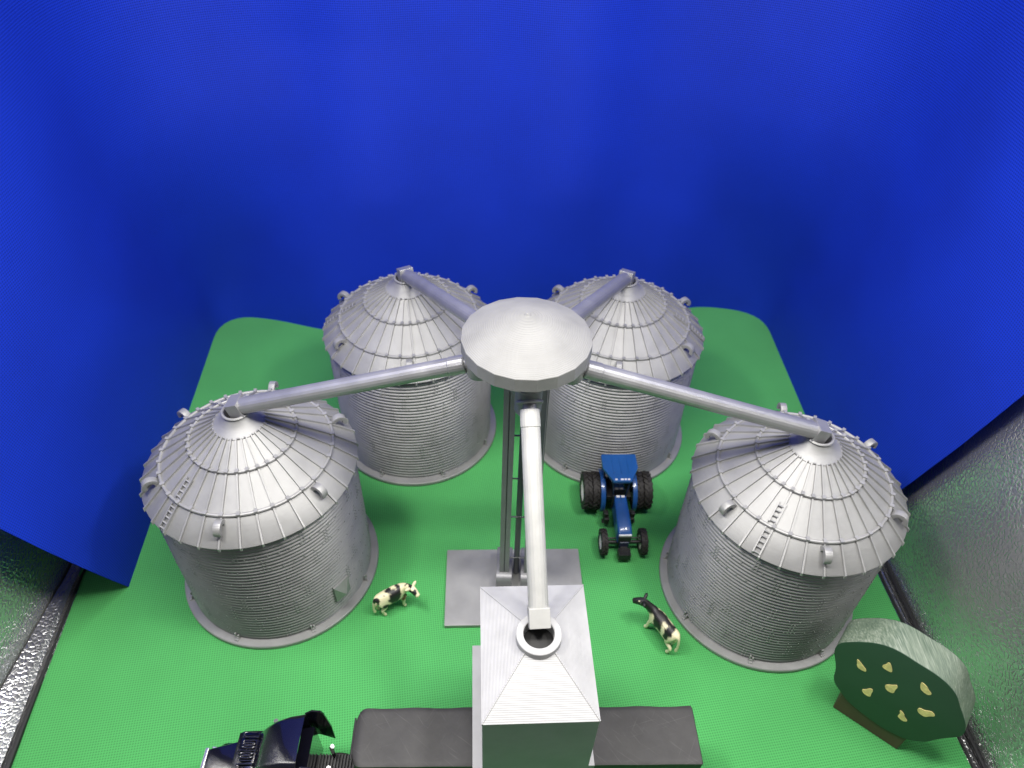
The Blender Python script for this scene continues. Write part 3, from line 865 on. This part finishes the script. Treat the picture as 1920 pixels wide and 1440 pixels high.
def make_cow(loc, rz, headturn, headlow, blacks, whites, label, sc=(1, 1, 1)):
    ct, st = math.cos(headturn), math.sin(headturn)
    nb = Vector((1.25, 0, 2.2))
    def hp_(f, z, s=0): return (nb.x+f*ct-s*st, nb.y+f*st+s*ct, z)
    zn, zp, zm = 2.5-headlow*.5, 2.75-headlow, 2.42-headlow*1.1
    J = [(-1.25, 0, 2.0, .56, .60), (-.35, 0, 1.88, .62, .66), (.55, 0, 1.95, .60, .66), (1.15, 0, 2.12, .46, .54),
         (*hp_(.5, zn), .33, .36), (*hp_(.95, zp), .34, .36), (*hp_(1.35, (zp+zm)/2), .30, .32), (*hp_(1.68, zm), .24, .26), (*hp_(1.80, zm-.05), .22, .24),
         (-1.72, 0, 2.12, .40, .42), (-1.92, 0, 2.1, .14), (-2.06, 0, 1.5, .11), (-2.08, 0, .95, .11), (-2.02, 0, .5, .17), (-2.0, 0, .34, .04)]
    E = [(0, 1), (1, 2), (2, 3), (3, 4), (4, 5), (5, 6), (6, 7), (7, 8), (0, 9), (9, 10), (10, 11), (11, 12), (12, 13), (13, 14)]
    def chain(start, pts):
        p = start
        for q in pts:
            J.append(q); E.append((p, len(J)-1)); p = len(J)-1
    for s_, dx in ((1, .22), (-1, -.12)):
        chain(2, [(.78, s_*.34, 1.45, .27), (.85+dx*.5, s_*.40, .92, .18), (.85+dx, s_*.42, .30, .14), (.98+dx, s_*.43, .10, .18), (1.04+dx, s_*.43, .05, .13)])
        chain(0, [(-1.25, s_*.42, 1.45, .34), (-1.05-dx*.4, s_*.45, 1.12, .22), (-1.55-dx, s_*.44, .78, .155), (-1.42-dx, s_*.45, .28, .135), (-1.30-dx, s_*.46, .10, .17), (-1.24-dx, s_*.46, .05, .13)])
        # ear
        b0 = hp_(.86, zp+.12, s_*.2); b1 = hp_(.80, zp+.24, s_*.5); b2 = hp_(.76, zp+.28, s_*.72)
        chain(5, [(*b0, .14), (*b1, .17), (*b2, .06)])
    me = skin_obj(J, E, 0)
    # hide colours, painted as patches with ragged borders
    ca = me.color_attributes.new('hide', 'FLOAT_COLOR', 'POINT')
    cream = Vector((.78, .72, .47)); blk = Vector((.012, .011, .012))
    for i, v in enumerate(me.vertices):
        p = v.co.copy()
        q = p+Vector((noise.noise(p*2.6), noise.noise(p*2.6+Vector((9, 0, 0))), noise.noise(p*2.6+Vector((0, 9, 0)))))*.16
        dark = 0
        for (c, r) in blacks:
            d = Vector(((q.x-c[0])/r[0], (q.y-c[1])/r[1], (q.z-c[2])/r[2])).length
            dark = max(dark, min(1, max(0, (1.06-d)/.12)))
        for (c, r) in whites:
            d = Vector(((q.x-c[0])/r[0], (q.y-c[1])/r[1], (q.z-c[2])/r[2])).length
            dark = min(dark, 1-min(1, max(0, (1.06-d)/.12)))
        col = cream.lerp(blk, dark)
        ca.data[i].color = (*col, 1)
    # udder lives under the belly of the same body: push the surface down a little
    for v in me.vertices:
        if -1.1 < v.co.x < -.4 and v.co.z < 1.55 and abs(v.co.y) < .3: v.co.z -= .22*(1-abs(v.co.y)/.3)*(1-abs(v.co.x+.75)/.36 if abs(v.co.x+.75) < .36 else 0)
        v.co = Vector((v.co.x*sc[0], v.co.y*sc[1], v.co.z*sc[2]))*S
    me.materials.append(M['cow']); me.shade_smooth(); me.name = 'cow'
    o = bpy.data.objects.new('cow', me); COL.objects.link(o)
    o.location = Vector(loc)*S; o.rotation_euler.z = rz
    tag(o, label, 'cow', 'toy cows on the green cloth')
    for s_ in (-1, 1):            # eyes and nostril side
        e_ = MB(); e_.lathe([(.005, .06), (.045, .045), (.06, 0), (.045, -.045), (.005, -.06)], 10, T=TR(hp_(1.12, (zp*.62+zm*.38)+.12, s_*.27)))
        for q in e_.v: q.x *= sc[0]; q.y *= sc[1]; q.z *= sc[2]
        e_.build('eye', M['black_paint'], o)
    return o
rt = math.pi
make_cow((-9.95, 35.2, .03), math.radians(31), math.radians(-70), .12,
    [((-.05, -.5, 2.05), (.55, .75, .75)), ((.45, .1, 2.5), (.22, .6, .45)), ((-.45, .1, 2.55), (.28, .35, .3)), ((.95, -.5, 1.65), (.22, .22, .24)),
     ((1.4, -.28, 2.45), (.34, .22, .3)), ((1.45, -1.2, 2.45), (.36, .55, .36)), ((-1.75, -.2, 2.15), (.34, .36, .36)), ((-1.05, -.2, 2.6), (.12, .14, .2)), ((-1.05, -.55, 1.45), (.36, .3, .24)),
     ((1.45, -.3, 2.8), (.16, .75, .4)), ((-.3, .7, 2.0), (.5, .4, .5))],
    [((1.95, -1.15, 2.95), (.32, .55, .22)), ((1.9, -1.85, 2.35), (.4, .34, .4))],
    'mostly cream toy cow with black patches, standing between a bin and the elevator plate', (.95, .95, 1.1))
make_cow((13.85, 33.2, .03), math.radians(125), math.radians(38), -.05,
    [((1.3, .05, 2.5), (.9, .34, .45)), ((2.0, .6, 2.8), (1.2, 1.3, .95)), ((.35, .25, 2.2), (.66, .85, .75)), ((-.35, -.1, 2.6), (.6, .3, .3)), ((-1.05, .3, 2.1), (.42, .9, .72)), ((.75, .5, 1.35), (.16, .2, .2)),
     ((.95, .45, 2.0), (.16, .3, .35)), ((-.3, .55, 1.9), (.3, .4, .35))],
    [((.85, .6, 1.85), (.4, .35, .6)), ((-.6, .5, 2.1), (.2, .6, .6)), ((.5, -.6, 2.4), (.5, .3, .4)), ((2.1, 1.0, 3.0), (.10, .14, .14)), ((-1.6, 0, 2.0), (.2, .7, .8))],
    'black headed toy cow with head raised, beside the bin behind the wooden tree', (1.05, 1.0, 1.18))

# ------------------------------------------------------------------ wooden tree
TP = Vector((27.6, 27.08, 0)); TA = math.atan2(-.617, .786)
tw = thing('wooden_tree', (29.7, 25.5, 0), 'flat wooden toy tree painted dark green with yellow pears on a brown block', 'toy tree')
inv = Vector((29.7, 25.5, 0))
crown = [(-2.1, 8.68), (-1.26, 9.8), (-0.33, 10.77), (0.55, 11.3), (1.53, 11.45), (2.52, 11.35), (3.44, 11.37), (4.24, 11.24), (4.92, 10.97), (5.58, 10.47), (6.19, 9.51), (6.75, 8.75), (7.21, 8.01), (7.47, 7.16), (7.46, 6.49), (6.89, 5.39), (6.53, 4.54), (6.22, 3.52), (5.49, 2.59), (4.89, 2.2), (4.12, 1.99), (3.3, 1.85), (2.3, 1.92), (1.23, 2.13), (0.45, 2.34), (-0.36, 2.95), (-1.02, 3.55), (-1.3, 4.23), (-1.41, 5.12), (-1.76, 6.09), (-2.23, 7.09), (-2.3, 7.97)]
def smooth_poly(pts, it=2):
    for _ in range(it):
        out = []
        for i, p in enumerate(pts):
            q = pts[(i+1) % len(pts)]
            out += [(p[0]*.75+q[0]*.25, p[1]*.75+q[1]*.25), (p[0]*.25+q[0]*.75, p[1]*.25+q[1]*.75)]
        pts = out
    return pts
tv = Vector((.786, -.617, 0)); nv = Vector((-.617, -.786, 0))
TT = Matrix(((tv.x, 0, -nv.x, TP.x-inv.x), (tv.y, 0, -nv.y, TP.y-inv.y), (0, 1, 0, 0), (0, 0, 0, 1)))   # (s, z, depth)
m = MB(); m.prism(smooth_poly(crown), 2.65, TT, mi=0, side_mi=1); cw = m.build('crown', [M['leafpaint'], M['edge']], tw, smooth=40, bevel=.05)
m = MB(); m.prism([(-.05, .02), (5.25, .02), (5.25, 2.9), (-.05, 2.9)], 2.2, TT @ Matrix.Translation((0, 0, .22))); m.build('trunk', M['trunk'], tw, smooth=0, bevel=.08)
FR = [[(-0.64, 7.84), (-0.62, 7.96), (-0.39, 7.86), (-0.07, 7.6), (0.24, 7.41), (0.31, 7.16), (0.13, 7.06), (-0.2, 7.03), (-0.44, 7.25), (-0.5, 7.52)], [(0.88, 8.94), (1.05, 9.35), (1.05, 9.59), (1.18, 9.71), (1.4, 9.43), (1.64, 8.97), (1.59, 8.78), (1.32, 8.74), (1.03, 8.75)], [(0.78, 4.88), (1.0, 5.12), (1.15, 5.53), (1.34, 5.66), (1.45, 5.5), (1.47, 5.07), (1.55, 4.68), (1.36, 4.53), (1.01, 4.56)], [(1.81, 6.93), (1.89, 7.21), (2.22, 7.56), (2.38, 7.83), (2.54, 7.65), (2.51, 7.2), (2.58, 6.72), (2.36, 6.57), (2.07, 6.59)], [(3.43, 9.57), (3.49, 9.75), (3.83, 9.64), (4.06, 9.38), (4.35, 9.2), (4.38, 9.01), (4.21, 8.8), (3.89, 8.85), (3.64, 8.99)], [(4.35, 6.67), (4.43, 6.93), (4.76, 6.97), (5.06, 7.32), (5.35, 7.24), (5.46, 7.02), (5.22, 6.71), (5.03, 6.29), (4.69, 6.27), (4.46, 6.41)], [(3.59, 5.21), (3.67, 5.29), (3.93, 5.19), (4.12, 4.82), (4.39, 4.65), (4.39, 4.47), (4.19, 4.27), (3.82, 4.36), (3.7, 4.51), (3.75, 4.91)]]
for F in FR:
    m = MB(); m.prism(smooth_poly(F, 1), .05, TT @ Matrix.Translation((0, 0, -.045))); m.build('pear', M['fruit'], cw, smooth=40)

# ------------------------------------------------------------------ light: the tent's lamp strips
def area(name, loc, rot, sx, sy, power, col=(1, .97, .93)):
    l = bpy.data.lights.new(name, 'AREA'); l.shape = 'RECTANGLE'; l.size = sx*S; l.size_y = sy*S; l.energy = power; l.color = col
    o = bpy.data.objects.new(name, l); COL.objects.link(o); o.location = Vector(loc)*S; o.rotation_euler = rot
    return o
area('lamp', (-1, 23, 80), (0, 0, 0), 50, 8, 5.7)
for lx in (-29, 29):
    area('lamp', (lx, 30, 78), (0, math.radians(38 if lx > 0 else -38), 0), 7, 18, 3.1)

w = bpy.data.worlds.new('World'); scn.world = w; w.use_nodes = True
bg = w.node_tree.nodes['Background']; bg.inputs[0].default_value = (.9, .95, 1, 1); bg.inputs[1].default_value = .09
scn.view_settings.view_transform = 'Standard'; scn.view_settings.look = 'None'
scn.view_settings.exposure = 0; scn.view_settings.gamma = 1
scn.view_settings.use_curve_mapping = False
scn.render.engine = 'CYCLES'
scn.cycles.max_bounces = 8; scn.cycles.diffuse_bounces = 4; scn.cycles.glossy_bounces = 4
scn.cycles.sample_clamp_indirect = 6
scn.cycles.use_denoising = True
